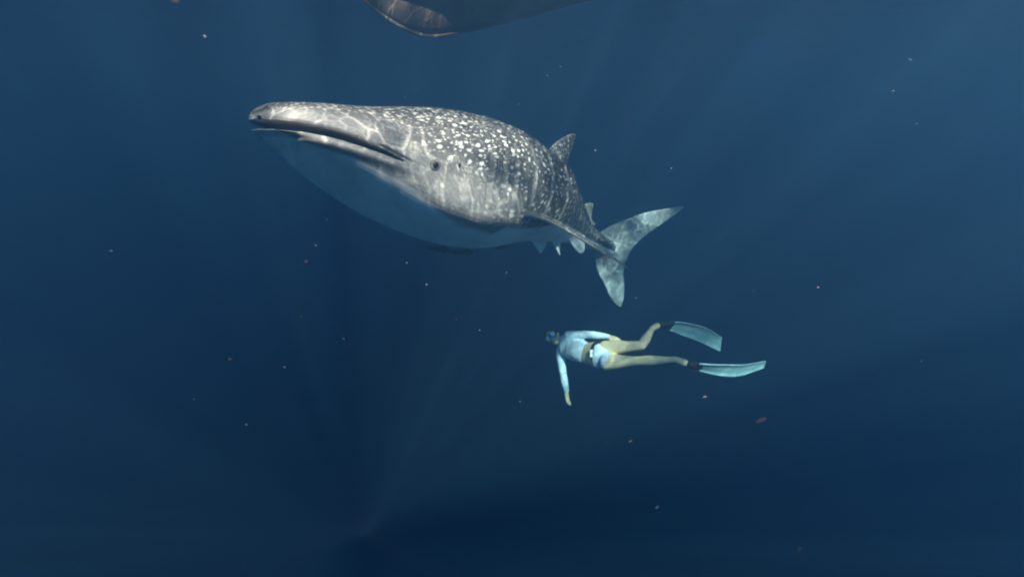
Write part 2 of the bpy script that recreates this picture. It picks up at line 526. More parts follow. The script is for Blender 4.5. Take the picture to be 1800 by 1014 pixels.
def make_shark():
    V, Fc, pat, mth, info = build_shark()
    c, s, left, up, tan = info['c'], info['s'], info['left'], info['up'], info['tan']
    L = info['L']
    S = pat[:, 0]; h = pat[:, 2]
    belly = smooth01((-0.36 - h) / 0.22) 
    hdS = np.interp(S, s, np.interp(s, *info['hd']))
    bl_lim = np.where(S < 1.9, -np.minimum(np.interp(S, CHX, CHZ), .6 * hdS) / np.maximum(hdS, .02) + .04 + np.interp(S, [0, .5, .9, 1.5], [.12, .16, .16, 0]), np.interp(S, [1.9, 3.0, 4.0, 5.0, 6.0], [-.44, -.38, -.33, -.3, -.3]))
    belly = smooth01((bl_lim - h) / 0.34)
    pale = np.clip(smooth01((0.30 - h) / 0.7) * smooth01((2.6 - S) / 1.6) + 0.85 * smooth01((1.35 - S) / 0.9) * smooth01((0.85 - h) / 0.5), 0, 1)
    verts = [V]; faces = list(Fc); pats = [pat]; m_ = [mth]; be = [belly]; pa = [pale]
    off = len(V)

    def add_fin(le, te, thick, pal, bel, sbase, **kw):
        nonlocal off
        fv, ff, att = fin_mesh(le, te, thick, **kw)
        verts.append(fv)
        faces.extend([[i + off for i in f] for f in ff])
        pt = np.stack([sbase + att[:, 1], 3.0 + att[:, 0] * 0.9 + 0.4 * att[:, 2], np.zeros(len(att))], -1)
        pats.append(pt); m_.append(np.zeros(len(fv)))
        b = bel(att) if callable(bel) else np.full(len(fv), bel)
        q = pal(att) if callable(pal) else np.full(len(fv), pal)
        be.append(b); pa.append(q)
        off += len(fv)

    # first dorsal
    add_fin([P(948, 285, 5.75), P(960, 268, 5.80), P(976, 252, 5.86), P(994, 240, 5.95), P(1010, 233, 6.03)],
            [P(1000, 345, 6.35), P(995, 312, 6.30), P(998, 284, 6.22), P(1006, 259, 6.12), P(1014, 238, 6.06)],
            0.075, 0.12, 0.0, 2.2, rootflare=1.4, tipr=0.08)
    # second dorsal
    add_fin([P(1020, 372, 6.80), P(1024, 361, 6.85), P(1034, 357, 6.92), P(1042, 357, 7.0)],
            [P(1042, 398, 7.25), P(1040, 382, 7.16), P(1041, 370, 7.10), P(1044, 361, 7.03)],
            0.045, 0.9, 0.35, 4.8)
    add_fin([P(1028, 380, 7.0), P(1036, 384, 7.1), P(1046, 393, 7.22)],
            [P(1034, 396, 7.1), P(1040, 396, 7.15), P(1047, 396, 7.24)], 0.03, 0.9, 0.35, 4.9, n=20, m=12)
    # caudal fin, upper and lower lobe
    add_fin([P(1050, 412, 7.95), P(1066, 401, 8.05), P(1100, 386, 8.2), P(1130, 375, 8.35), P(1170, 367, 8.55), P(1203, 362, 8.75)],
            [P(1062, 478, 8.1), P(1096, 464, 8.2), P(1112, 436, 8.3), P(1140, 410, 8.45), P(1170, 389, 8.6), P(1204, 365, 8.77)],
            0.075, 0.75, 0.42, 6.0, tipr=0.05)
    add_fin([P(1062, 420, 7.95), P(1047, 446, 8.0), P(1050, 474, 8.05), P(1063, 500, 8.1), P(1074, 524, 8.16), P(1086, 538, 8.2)],
            [P(1112, 436, 8.3), P(1098, 460, 8.2), P(1096, 480, 8.18), P(1097, 500, 8.2), P(1097, 518, 8.22), P(1092, 541, 8.22)],
            0.06, 0.8, 0.46, 6.3, tipr=0.05)
    # left pectoral: seen edge-on, sweeping out, down and back
    add_fin([P(912, 372, 4.55), P(942, 379, 4.40), P(965, 388, 4.34), P(1000, 407, 4.30), P(1050, 438, 4.36), P(1092, 464, 4.48), P(1106, 474, 4.56)],
            [P(925, 372, 5.25), P(955, 381, 5.10), P(985, 392, 5.0), P(1015, 411, 4.9), P(1056, 437, 4.80), P(1094, 463, 4.75), P(1107, 473, 4.68)],
            0.075, lambda a: 0.08 * (a[:, 2] <= 0), lambda a: 0.9 * (a[:, 2] > 0), 2.2, rootflare=1.0, tipr=0.10)
    # right pectoral on the far side, mirrored roughly
    i = int(np.searchsorted(s, 2.15))
    base = c[i] - left[i] * 0.45 - up[i] * 0.28
    lf, u_, tn = left[i], up[i], tan[i]
    add_fin([base + tn * .30, base + tn * .18 - lf * .3 - u_ * .05, base - tn * .15 - lf * .7 - u_ * .12, base - tn * .55 - lf * 1.0 - u_ * .18],
            [base - tn * .30, base - tn * .36 - lf * .3 - u_ * .05, base - tn * .50 - lf * .7 - u_ * .12, base - tn * .62 - lf * 1.0 - u_ * .18],
            0.09, 0.3, 0.1, 2.2)
    # pelvic fins, anal fin
    add_fin([P(928, 408, 5.95), P(936, 426, 5.95), P(945, 438, 6.0), P(950, 445, 6.03)],
            [P(968, 408, 6.15), P(961, 427, 6.15), P(956, 438, 6.1), P(952, 445, 6.05)], 0.04, 0.9, 0.95, 4.0)
    add_fin([P(962, 412, 6.2), P(972, 428, 6.2), P(979, 438, 6.2), P(984, 449, 6.22)],
            [P(992, 412, 6.3), P(986, 427, 6.3), P(984, 438, 6.28), P(985, 449, 6.24)], 0.035, 0.9, 0.95, 4.0)
    add_fin([P(996, 415, 6.25), P(1004, 427, 6.2), P(1010, 437, 6.2), P(1019, 446, 6.2)],
            [P(1028, 414, 6.4), P(1028, 427, 6.35), P(1028, 438, 6.3), P(1025, 446, 6.24)], 0.045, 0.8, 0.5, 4.8, tipr=0.2)
    V = np.vstack(verts)
    me = bpy.data.meshes.new('whale_shark')
    org = Vector(c[int(np.searchsorted(s, 2.5))])
    me.from_pydata((V - np.array(org)).tolist(), [], faces)
    for nm, arr, typ in (('mouth', m_, 'FLOAT'), ('belly', be, 'FLOAT'), ('paleness', pa, 'FLOAT')):
        a = me.attributes.new(nm, typ, 'POINT')
        a.data.foreach_set('value', np.concatenate(arr).astype(np.float32))
    a = me.attributes.new('pat', 'FLOAT_VECTOR', 'POINT')
    a.data.foreach_set('vector', np.vstack(pats).astype(np.float32).reshape(-1))
    bmx = bmesh.new(); bmx.from_mesh(me); bmesh.ops.recalc_face_normals(bmx, faces=bmx.faces); bmx.to_mesh(me); bmx.free()
    o = link('whale_shark', me, shark_material())
    o.location = org
    tag(o, 'huge grey whale shark with pale spots and white belly swimming above the diver', 'whale shark')
    bpy.context.view_layer.update()
    # find where a photo pixel meets the flank
    dg = bpy.context.evaluated_depsgraph_get()

    def hit(px, py):
        d = (P(px, py, 1.0) - CAM).normalized()
        ok, loc, nrm, _ = o.ray_cast(CAM - org, d)
        return loc, nrm
    def blob(name, px, py, r, mat, flat=0.5, push=0.0, parent=o, sx=1.0):
        loc, nrm = hit(px, py)
        bm = bmesh.new()
        bmesh.ops.create_uvsphere(bm, u_segments=24, v_segments=14, radius=r)
        q = nrm.to_track_quat('Z', 'Y').to_matrix()
        for v in bm.verts:
            v.co = q @ Vector((v.co.x * sx, v.co.y, v.co.z * flat + push))
        m2 = bpy.data.meshes.new(name); bm.to_mesh(m2); bm.free()
        e = link(name, m2, mat, parent); e.location = loc
        return e
    lidm = simple_mat('shark_eyelid', (0.13, 0.125, 0.12), 0.5, 0.2, 40)
    eyem = simple_mat('shark_eye', (0.012, 0.012, 0.014), 0.12, 0.1, 40, spec=0.6)
    lid = blob('eyelid', 765, 290, 0.044, lidm, 0.28, 0.0)
    e = blob('eye', 765, 290, 0.024, eyem, 0.45, 0.009)
    blob('spiracle', 808, 291, 0.018, eyem, 0.25, 0.0, sx=0.8)
    blob('nostril', 456, 207, 0.016, eyem, 0.4, 0.0, sx=1.6)
    return o, info, hit


shark, SH, shark_hit = make_shark()

# ------------------------------------------------------------------ remoras under the belly
def make_fish(name, nose, tail, r, mat, label, cat, group=None, fins=True):
    a, b = Vector(nose), Vector(tail)
    L = (b - a).length
    bm = bmesh.new()
    prof = [(0, .12), (.05, .42), (.14, .75), (.28, 1.0), (.45, .95), (.62, .72), (.78, .42), (.88, .22), (.93, .2)]
    M = 14; rings = []
    for u, k in prof:
        rings.append([bm.verts.new((u * L, r * k * 0.8 * math.cos(6.2832 * j / M), r * k * math.sin(6.2832 * j / M))) for j in range(M)])
    for p, q in zip(rings[:-1], rings[1:]):
        for j in range(M):
            bm.faces.new((p[j], p[(j + 1) % M], q[(j + 1) % M], q[j]))
    bm.faces.new(rings[0]); bm.faces.new(list(reversed(rings[-1])))
    def plate(pts, th=0.003):
        f = [bm.verts.new((x * L, th, z * r)) for x, z in pts]
        g = [bm.verts.new((x * L, -th, z * r)) for x, z in pts]
        bm.faces.new(f); bm.faces.new(list(reversed(g)))
        for j in range(len(pts)):
            k = (j + 1) % len(pts); bm.faces.new((f[k], f[j], g[j], g[k]))
    if fins:
        plate([(.88, .15), (1.0, 1.1), (.97, 0), (1.0, -1.1), (.88, -.15)])
        plate([(.45, .85), (.55, 1.55), (.8, .4), (.7, .5)])
        plate([(.45, -.85), (.55, -1.5), (.8, -.4), (.7, -.5)])
        plate([(.22, -.5), (.36, -1.3), (.38, -.9), (.3, -.4)])
    bmesh.ops.recalc_face_normals(bm, faces=bm.faces)
    me = bpy.data.meshes.new(name); bm.to_mesh(me); bm.free()
    o = link(name, me, mat)
    o.location = a
    x = (b - a).normalized(); y = Vector((0, 0, 1)).cross(x).normalized(); z = x.cross(y)
    o.rotation_euler = Matrix((x, y, z)).transposed().to_euler()
    tag(o, label, cat, group)
    return o


remora_m = simple_mat('dark_remora_skin', (0.018, 0.021, 0.027), 0.45, 0.35, 30)
GR = 'remoras riding under the shark belly'
make_fish('remora', P(751, 436, 4.85), P(803, 441, 5.0), 0.026, remora_m,
          'dark slim remora under the shark belly, the one nearer its mouth', 'remora', GR)
make_fish('remora', P(793, 444, 4.95), P(842, 443, 5.1), 0.025, remora_m,
          'dark slim remora under the shark belly, just behind the first one', 'remora', GR)
make_fish('remora', P(872, 437, 5.3), P(900, 430, 5.45), 0.020, remora_m,
          'faint remora at the rear of the belly, close below the pectoral fin root', 'remora', GR)


# ------------------------------------------------------------------ the diver
def tube(bm, pts, rad, ref=None, m=20, caps=True, grow=0.0, sub=5):
    """loft through world points; rad is r or (r_along_ref, r_across)"""
    p = np.array([list(q) for q in pts], float)
    rr = np.array([(r, r) if np.isscalar(r) else r for r in rad], float) + grow
    d = np.concatenate([[0], np.cumsum(np.linalg.norm(np.diff(p, axis=0), axis=1))])
    n = (len(p) - 1) * sub + 1
    u = np.linspace(0, d[-1], n)
    c = catmull(d, p, u); rr = catmull(d, rr, u)
    rings = []
    rf = np.array(ref if ref is not None else (0.1, 0.2, 1.0), float)
    def ring(cen, t, ra, rb):
        a = rf - t * np.dot(rf, t); a /= np.linalg.norm(a) + 1e-9
        b = np.cross(t, a)
        return [bm.verts.new(cen + a * ra * math.cos(6.28318 * k / m) + b * rb * math.sin(6.28318 * k / m)) for k in range(m)]
    tg = np.gradient(c, axis=0); tg /= np.linalg.norm(tg, axis=1, keepdims=True)
    K = 4
    if caps:
        for k in range(K, 0, -1):
            a = k / (K + 0.35) * math.pi / 2
            rings.append(ring(c[0] - tg[0] * math.sin(a) * min(rr[0]) * 0.9, tg[0], *(rr[0] * math.cos(a))))
    for i in range(n): rings.append(ring(c[i], tg[i], *rr[i]))
    if caps:
        for k in range(1, K + 1):
            a = k / (K + 0.35) * math.pi / 2
            rings.append(ring(c[-1] + tg[-1] * math.sin(a) * min(rr[-1]) * 0.9, tg[-1], *(rr[-1] * math.cos(a))))
    for p_, q_ in zip(rings[:-1], rings[1:]):
        for k in range(m):
            bm.faces.new((p_[k], q_[k], q_[(k + 1) % m], p_[(k + 1) % m]))
    bm.faces.new(rings[0]); bm.faces.new(list(reversed(rings[-1])))


def ball(bm, cen, rx, mat3=None, scl=(1, 1, 1)):
    r = bmesh.ops.create_uvsphere(bm, u_segments=24, v_segments=16, radius=rx)
    for v in r['verts']:
        q = Vector((v.co.x * scl[0], v.co.y * scl[1], v.co.z * scl[2]))
        v.co = (mat3 @ q if mat3 is not None else q) + Vector(cen)


def remesh(bm, vox, smooth_it=3, origin=None):
    bmesh.ops.recalc_face_normals(bm, faces=bm.faces)
    me = bpy.data.meshes.new('tmp'); bm.to_mesh(me); bm.free()
    o = bpy.data.objects.new('tmp', me); COL.objects.link(o)
    md = o.modifiers.new('r', 'REMESH'); md.mode = 'VOXEL'; md.voxel_size = vox
    if smooth_it:
        sm = o.modifiers.new('s', 'SMOOTH'); sm.factor = 0.5; sm.iterations = smooth_it
    dg = bpy.context.evaluated_depsgraph_get()
    out = bpy.data.meshes.new_from_object(o.evaluated_get(dg))
    bpy.data.objects.remove(o)
    return out


class Diver: pass
D_ = Diver()
D_.neck = P(990, 600, 6.32)
D_.chest = P(1003, 607, 6.25)
D_.waist = P(1029, 621, 6.02)
D_.pelv = P(1054, 624, 5.82)
D_.crot = P(1072, 627, 5.72)
D_.shU = P(1000, 590, 6.18); D_.elU = P(1035, 588, 6.05); D_.wrU = P(1070, 592, 5.88)
D_.shL = P(985, 622, 6.38); D_.elL = P(990, 658, 6.30); D_.wrL = P(996, 689, 6.15)
D_.hipU = P(1064, 612, 5.80); D_.knU = P(1128, 607, 5.58); D_.anU = P(1147, 577, 5.90); D_.toeU = P(1160, 570, 5.93)
D_.hipL = P(1066, 636, 5.70); D_.knL = P(1122, 634, 5.50); D_.anL = P(1188, 632, 5.32); D_.toeL = P(1212, 640, 5.26)
LATS = np.array((D_.shU - D_.shL).normalized()); LATH = np.array((D_.hipU - D_.hipL).normalized())


def torso(bm, grow=0.0, part='all'):
    pts = [P(1075, 627, 5.74), D_.pelv, P(1042, 622, 5.92), D_.waist, P(1015, 614, 6.14), D_.chest, P(994, 604, 6.28)]
    rad = [(.085, .085), (.150, .105), (.138, .095), (.118, .080), (.132, .095), (.152, .105), (.135, .075)]
    if part == 'top':
        pts, rad = pts[4:], rad[4:]
        pts = [P(1027, 620, 6.035)] + pts[0:]; rad = [(.121, .083)] + rad; pts[1] = P(1019, 616, 6.10)
    if part == 'bottom': pts, rad = pts[:3], rad[:3]
    tube(bm, pts, rad, LATH * 0.5 + LATS * 0.5, m=32, grow=grow)
    if part != 'bottom':
        # shoulders, breasts
        tube(bm, [D_.shU, P(994, 602, 6.28), D_.shL], [.056, .075, .056], m=20, grow=grow)
        tw = np.array((CAM - D_.chest).normalized()) * .048
        for k in (.07, -.07):
            ball(bm, np.array(P(1008, 610, 6.22)) + LATS * k + tw, .055 + grow)


def arms(bm, grow=0.0, cuff=False):
    eU = D_.wrU if not cuff else D_.wrU
    tube(bm, [D_.shU, (D_.shU + D_.elU) / 2, D_.elU, D_.elU.lerp(D_.wrU, .3), D_.wrU.lerp(D_.elU, .04 if cuff else 0)],
         [.052, .046, .038, .039, .026], grow=grow)
    tube(bm, [D_.shL, (D_.shL + D_.elL) / 2, D_.elL, D_.elL.lerp(D_.wrL, .3), D_.wrL.lerp(D_.elL, .04 if cuff else 0)],
         [.052, .046, .038, .039, .026], grow=grow)


def hand(bm, wrist, direc, palm_n, thumb_side, curl=0.5):
    d = Vector(direc).normalized(); nrm = Vector(palm_n); nrm = (nrm - d * nrm.dot(d)).normalized()
    s = d.cross(nrm) * thumb_side
    w_ = Vector(wrist)
    tube(bm, [w_ - d * .02, w_ + d * .02, w_ + d * .055, w_ + d * .085], [(.024, .018), (.034, .017), (.042, .016), (.040, .013)], ref=s, m=16)
    for k, (off, ln) in enumerate(((.030, .072), (.010, .080), (-.010, .074), (-.029, .058))):
        b = w_ + d * .082 + s * off
        dd = d
        pts = [b - d * .015]
        q = b
        for j in range(3):
            ang = curl * (0.35 + 0.45 * j)
            dd = (d * math.cos(ang) + nrm * math.sin(ang)).normalized()
            q = q + dd * ln / 3 * 1.05
            pts.append(q.copy())
        tube(bm, pts, [.0095, .0092, .0085, .0072], m=10, sub=3)
    b = w_ + d * .025 + s * .030
    dd = (d * .75 + s * .6 + nrm * .3).normalized()
    tube(bm, [b - dd * .01, b + dd * .028, b + dd * .05 + d * .008], [.012, .0105, .0085], m=10, sub=3)


def legs(bm, grow=0.0, short=False):
    for hp, kn, an, toe in ((D_.hipU, D_.knU, D_.anU, D_.toeU), (D_.hipL, D_.knL, D_.anL, D_.toeL)):
        th = [hp, hp.lerp(kn, .3), hp.lerp(kn, .7)]
        if short:
            tube(bm, th[:2], [.088, .080], grow=grow, m=24); continue
        tube(bm, th + [kn], [.088, .080, .058, .049], grow=grow, m=24)
        tube(bm, [kn, kn.lerp(an, .3), kn.lerp(an, .7), an], [.047, .053, .038, .029], m=20)
        ball(bm, an - (toe - an) * 0.12, .031)
        tube(bm, [an, an.lerp(toe, .5), toe], [.032, .036, .030], m=16)


CROWN = ((P(960, 581, 6.42) - P(985, 607, 6.36))).normalized()
FACE = ((CAM - P(972, 590, 6.4)).normalized() + Vector((-.15, 0, -.10))); FACE = (FACE - CROWN * FACE.dot(CROWN)).normalized()
SIDE = CROWN.cross(FACE).normalized()
HM = Matrix((SIDE, FACE, CROWN)).transposed()      # local x side, y face, z crown
HC = P(972.5, 593, 6.40)


def hp(x, y, z): return HC + HM @ Vector((x, y, z))


def head(bm):
    ball(bm, hp(0, -.012, .030), 1.0, HM, (.074, .092, .088))
    ball(bm, hp(0, .022, -.040), 1.0, HM, (.056, .066, .070))
    tube(bm, [hp(0, .050, -.095), hp(0, .058, -.075)], [.022, .026], m=12)       # chin
    tube(bm, [hp(0, .085, .020), hp(0, .102, -.012), hp(0, .106, -.026)], [.008, .012, .015], m=12)   # nose
    tube(bm, [hp(-.02, .082, -.056), hp(0, .090, -.055), hp(.02, .082, -.056)], [.006, .009, .006], m=10)  # lips
    for sg in (1, -1):
        ball(bm, hp(sg * .074, -.010, -.005), 1.0, HM, (.010, .020, .032))
        ball(bm, hp(sg * .030, .070, .012), .016)
    tube(bm, [hp(0, -.02, -.04), D_.neck.lerp(HC, .25), P(994, 602, 6.29)], [.052, .049, .056], m=20)


def skin_mat():
    t = NT('diver_skin')
    tc = t.n('ShaderNodeTexCoord')
    nz = t.n('ShaderNodeTexNoise', {'Vector': tc.outputs['Object'], 'Scale': 9.0, 'Detail': 4.0})
    c = t.mix(t.ramp(nz.outputs[0], .3, .7), (.68, .56, .34, 1), (.80, .67, .43, 1))
    p = t.n('ShaderNodeBsdfPrincipled', {'Base Color': c, 'Roughness': .5, 'Specular IOR Level': .3})
    t.t.links.new(p.outputs[0], t.out.inputs[0])
    return t.m


def make_diver():
    org = D_.pelv.copy()
    bm = bmesh.new()
    torso(bm); arms(bm); legs(bm); head(bm)
    hand(bm, D_.wrU, P(1086, 597, 5.83) - D_.wrU, Vector((0, .3, -1)), -1, 0.45)
    hand(bm, D_.wrL, P(998, 706, 6.12) - D_.wrL, Vector((.6, -.5, 0)), 1, 0.55)
    me = remesh(bm, 0.0065, 3)
    me.transform(Matrix.Translation(-org))
    body = link('person', me, skin_mat()); body.location = org
    tag(body, 'freediver in pale blue long-sleeved top, bikini bottoms, mask and long fins', 'person')

    def garment(name, bmg, mat, vox=.0065, cuts=(), parent=body, it=3):
        m2 = remesh(bmg, vox, it)
        if cuts:
            b = bmesh.new(); b.from_mesh(m2)
            for co, no in cuts:
                bmesh.ops.bisect_plane(b, geom=b.verts[:] + b.edges[:] + b.faces[:], plane_co=co, plane_no=no, clear_outer=True)
            b.to_mesh(m2); b.free()
        m2.transform(Matrix.Translation(-org))
        return link(name, m2, mat, parent)
    cloth = NT('pale_blue_lycra')
    tc = cloth.n('ShaderNodeTexCoord')
    n1 = cloth.n('ShaderNodeTexNoise', {'Vector': tc.outputs['Object'], 'Scale': 14.0, 'Detail': 4.0, 'Distortion': 0.6})
    cc = cloth.mix(cloth.ramp(n1.outputs[0], .3, .7), (.50, .68, .82, 1), (.64, .80, .90, 1))
    bp = cloth.n('ShaderNodeBump', {'Height': n1.outputs[0], 'Strength': .6, 'Distance': .02})
    pp = cloth.n('ShaderNodeBsdfPrincipled', {'Base Color': cc, 'Roughness': .7, 'Normal': bp.outputs[0]})
    cloth.t.links.new(pp.outputs[0], cloth.out.inputs[0])
    bm = bmesh.new(); torso(bm, .007, 'top'); arms(bm, .006, True)
    tube(bm, [P(994, 602, 6.29), P(991, 600.5, 6.31)], [.060, .056], grow=.004)
    top = garment('long_sleeved_top', bm, cloth.m,)
    # bikini bottoms: pelvis and thigh tops, cut at the waist and along the legs
    bm = bmesh.new(); torso(bm, .006, 'bottom'); legs(bm, .005, True)
    ax = (D_.crot - D_.pelv).normalized()
    cU = P(1076, 607, 5.72); cL = P(1082, 641, 5.70)
    nU = ((D_.knU - D_.hipU).normalized() * .72 + Vector(LATH) * .70).normalized()
    nL = ((D_.knL - D_.hipL).normalized() * .80 - Vector(LATH) * .60).normalized()
    mk = P(1045, 620, 5.88)
    cuts = [(P(1053, 623, 5.84), -ax), (P(1062, 612, 5.75), nU), (P(1073, 641, 5.68), nL)]
    garment('bikini_bottoms', bm, cloth.m, cuts=cuts)
    # weight belt with one white weight on the belly
    a, b = P(1049.5, 622.5, 5.86), P(1053, 623, 5.83)
    bm = bmesh.new(); tube(bm, [a, a.lerp(b, .5), b], [(.142, .099), (.146, .102), (.150, .105)], LATH * 0.5 + LATS * 0.5, m=40, grow=.008)
    tw = (CAM - a).normalized()
    belt = garment('weight_belt', bm, simple_mat('black_belt_rubber', (.02, .021, .022), .6, .2), vox=.005, it=1)
    bm = bmesh.new()
    bmesh.ops.create_cube(bm, size=1.0)
    z = tw; y = Vector(LATH) - z * Vector(LATH).dot(z); y.normalize(); x = y.cross(z)
    m3 = Matrix((x, y, z)).transposed()
    for v in bm.verts: v.co = m3 @ Vector((v.co.x * .075, v.co.y * .085, v.co.z * .045)) + P(1043, 621, 5.91) + tw * .128 - org
    bmesh.ops.bevel(bm, geom=bm.edges[:], offset=.006, segments=2, affect='EDGES')
    m2 = bpy.data.meshes.new('weight'); bm.to_mesh(m2); bm.free()
    link('weight', m2, simple_mat('white_coated_lead', (.80, .80, .78), .45, .08), belt, smooth=False)
    # hair: a shell over the crown and back of the head, tied behind
    bm = bmesh.new()
    ball(bm, hp(0, -.022, .036), 1.0, HM, (.082, .092, .092))
    tube(bm, [hp(0, -.10, .02), hp(.01, -.15, -.02), hp(.015, -.16, -.09)], [.030, .028, .012], m=14)
    garment('hair', bm, simple_mat('dark_wet_hair', (.030, .022, .016), .4, .3, 60, .4),
            cuts=[(hp(0, .045, .055), (HM @ Vector((0, 1, -.45))).normalized())], it=1)
    # dive mask
    def mesh_obj(name, bm, mat, parent, smooth=True):
        m2 = bpy.data.meshes.new(name); bmesh.ops.recalc_face_normals(bm, faces=bm.faces); bm.to_mesh(m2); bm.free()
        m2.transform(Matrix.Translation(-org))
        return link(name, m2, mat, parent, smooth)
    bm = bmesh.new()
    out = [(-.074, .040), (-.04, .050), (0, .045), (.04, .050), (.074, .040), (.080, .010), (.066, -.024), (.034, -.030),
           (.018, -.012), (0, -.006), (-.018, -.012), (-.034, -.030), (-.066, -.024), (-.080, .010)]
    r0 = [bm.verts.new(hp(x, .050 - abs(x) * .3, z + .012)) for x, z in out]
    r1 = [bm.verts.new(hp(x, .100 - abs(x) * .35, z + .012)) for x, z in out]
    r2 = [bm.verts.new(hp(x * .9, .108 - abs(x) * .35, z * .88 + .013)) for x, z in out]
    r3 = [bm.verts.new(hp(x * .9, .098 - abs(x) * .35, z * .88 + .013)) for x, z in out]
    for p_, q_ in ((r0, r1), (r1, r2), (r2, r3)):
        for k in range(len(out)):
            bm.faces.new((p_[k], p_[(k + 1) % 14], q_[(k + 1) % 14], q_[k]))
    bm.faces.new(r3)
    mask = mesh_obj('dive_mask', bm, simple_mat('black_mask_silicone', (.02, .02, .022), .4, .1), body, False)
    lm = simple_mat('pale_mask_lens', (.86, .88, .88), .35, .05, spec=.6)
    for sg in (1, -1):
        bm = bmesh.new()
        pts = [(.010, .036), (.040, .042), (.066, .034), (.070, .008), (.056, -.018), (.034, -.022), (.018, .002)]
        f = [bm.verts.new(hp(sg * x, .108 - x * .35, z + .013)) for x, z in pts]
        g = [bm.verts.new(hp(sg * x, .100 - x * .35, z + .013)) for x, z in pts]
        bm.faces.new(f); bm.faces.new(g)
        for k in range(7): bm.faces.new((f[k], f[(k + 1) % 7], g[(k + 1) % 7], g[k]))
        mesh_obj('lens', bm, lm, mask, False)
    bm = bmesh.new()
    ring = [hp(.090 * math.sin(a), -.02 + .098 * math.cos(a), .020) for a in np.linspace(.75, 2 * math.pi - .75, 24)]
    tube(bm, ring, [(.014, .004)] * 24, ref=CROWN, m=8, sub=1)
    mesh_obj('strap', bm, bpy.data.materials['black_mask_silicone'], mask)
    # long fins
    blade_m = NT('translucent_fin_blade')
    tcb = blade_m.n('ShaderNodeTexCoord')
    nb = blade_m.n('ShaderNodeTexNoise', {'Vector': tcb.outputs['Object'], 'Scale': 5.0, 'Detail': 3.0})
    cb = blade_m.mix(blade_m.ramp(nb.outputs[0], .3, .7), (.32, .60, .64, 1), (.44, .72, .76, 1))
    pb = blade_m.n('ShaderNodeBsdfPrincipled', {'Base Color': cb, 'Roughness': .35})
    tb = blade_m.n('ShaderNodeBsdfTranslucent', {'Color': cb})
    mb = blade_m.n('ShaderNodeMixShader', {0: .35, 1: pb.outputs[0], 2: tb.outputs[0]})
    blade_m.t.links.new(mb.outputs[0], blade_m.out.inputs[0])
    pocket_m = simple_mat('black_foot_pocket_rubber', (.012, .013, .015), .55, .2)
    for an, toe, pend, e1, e2 in (
        (D_.anU, D_.toeU, P(1181, 573, 6.02),
         [P(1178, 566, 5.98), P(1196, 566, 6.0), P(1215, 569, 6.02), P(1235, 574, 6.06), P(1252, 582, 6.12), P(1269, 593, 6.2)],
         [P(1177, 580, 6.08), P(1196, 588, 6.11), P(1215, 595, 6.14), P(1232, 602, 6.18), P(1249, 610, 6.24), P(1266, 618, 6.32)]),
        (D_.anL, D_.toeL, P(1233, 645, 5.22),
         [P(1229, 639, 5.16), P(1256, 640.5, 5.14), P(1285, 641, 5.14), P(1306, 641, 5.17), P(1327, 638, 5.24), P(1347, 634.5, 5.33)],
         [P(1228, 651, 5.28), P(1256, 658, 5.25), P(1285, 661.5, 5.25), P(1306, 659, 5.27), P(1326, 652.5, 5.33), P(1343, 646, 5.42)])):
        nm = np.cross(np.array((e2[0] - e1[0]).normalized()), np.array((pend - toe).normalized()))
        bm = bmesh.new()
        heel = an.lerp(toe, 1.0); toe = toe.lerp(pend, .3)
        tube(bm, [heel, toe, toe.lerp(pend, .5), pend], [(.040, .040), (.046, .042), (.058, .030), (.068, .014)], ref=(e1[0] - e2[0]).normalized(), m=20)
        fin = mesh_obj('swim_fin', bm, pocket_m, body)
        bm = bmesh.new()
        n = 26
        u = np.linspace(0, 1, n); k = np.linspace(0, 1, len(e1))
        A = catmull(k, np.array([list(q) for q in e1]), u); B = catmull(k, np.array([list(q) for q in e2]), u)
        rows = []
        for i in range(n):
            d = (A[min(i + 1, n - 1)] - A[max(i - 1, 0)]); nn = np.cross(B[i] - A[i], d); nn /= np.linalg.norm(nn)
            tk = .0045 * (1 - .6 * u[i])
            row = []
            cs = [(0, 1), (0.04, 1), (.05, .35), (.35, .3), (.65, .3), (.95, .35), (.96, 1), (1, 1)]
            for x, q in cs: row.append(bm.verts.new(A[i] + (B[i] - A[i]) * x + nn * tk * q * 1.6))
            for x, q in reversed(cs): row.append(bm.verts.new(A[i] + (B[i] - A[i]) * x - nn * tk * q * 1.6))
            rows.append(row)
        for i in range(n - 1):
            for j in range(16):
                bm.faces.new((rows[i][j], rows[i][(j + 1) % 16], rows[i + 1][(j + 1) % 16], rows[i + 1][j]))
        bm.faces.new(rows[0]); bm.faces.new(rows[-1])
        mesh_obj('blade', bm, blade_m.m, fin)
    return body


diver = make_diver()


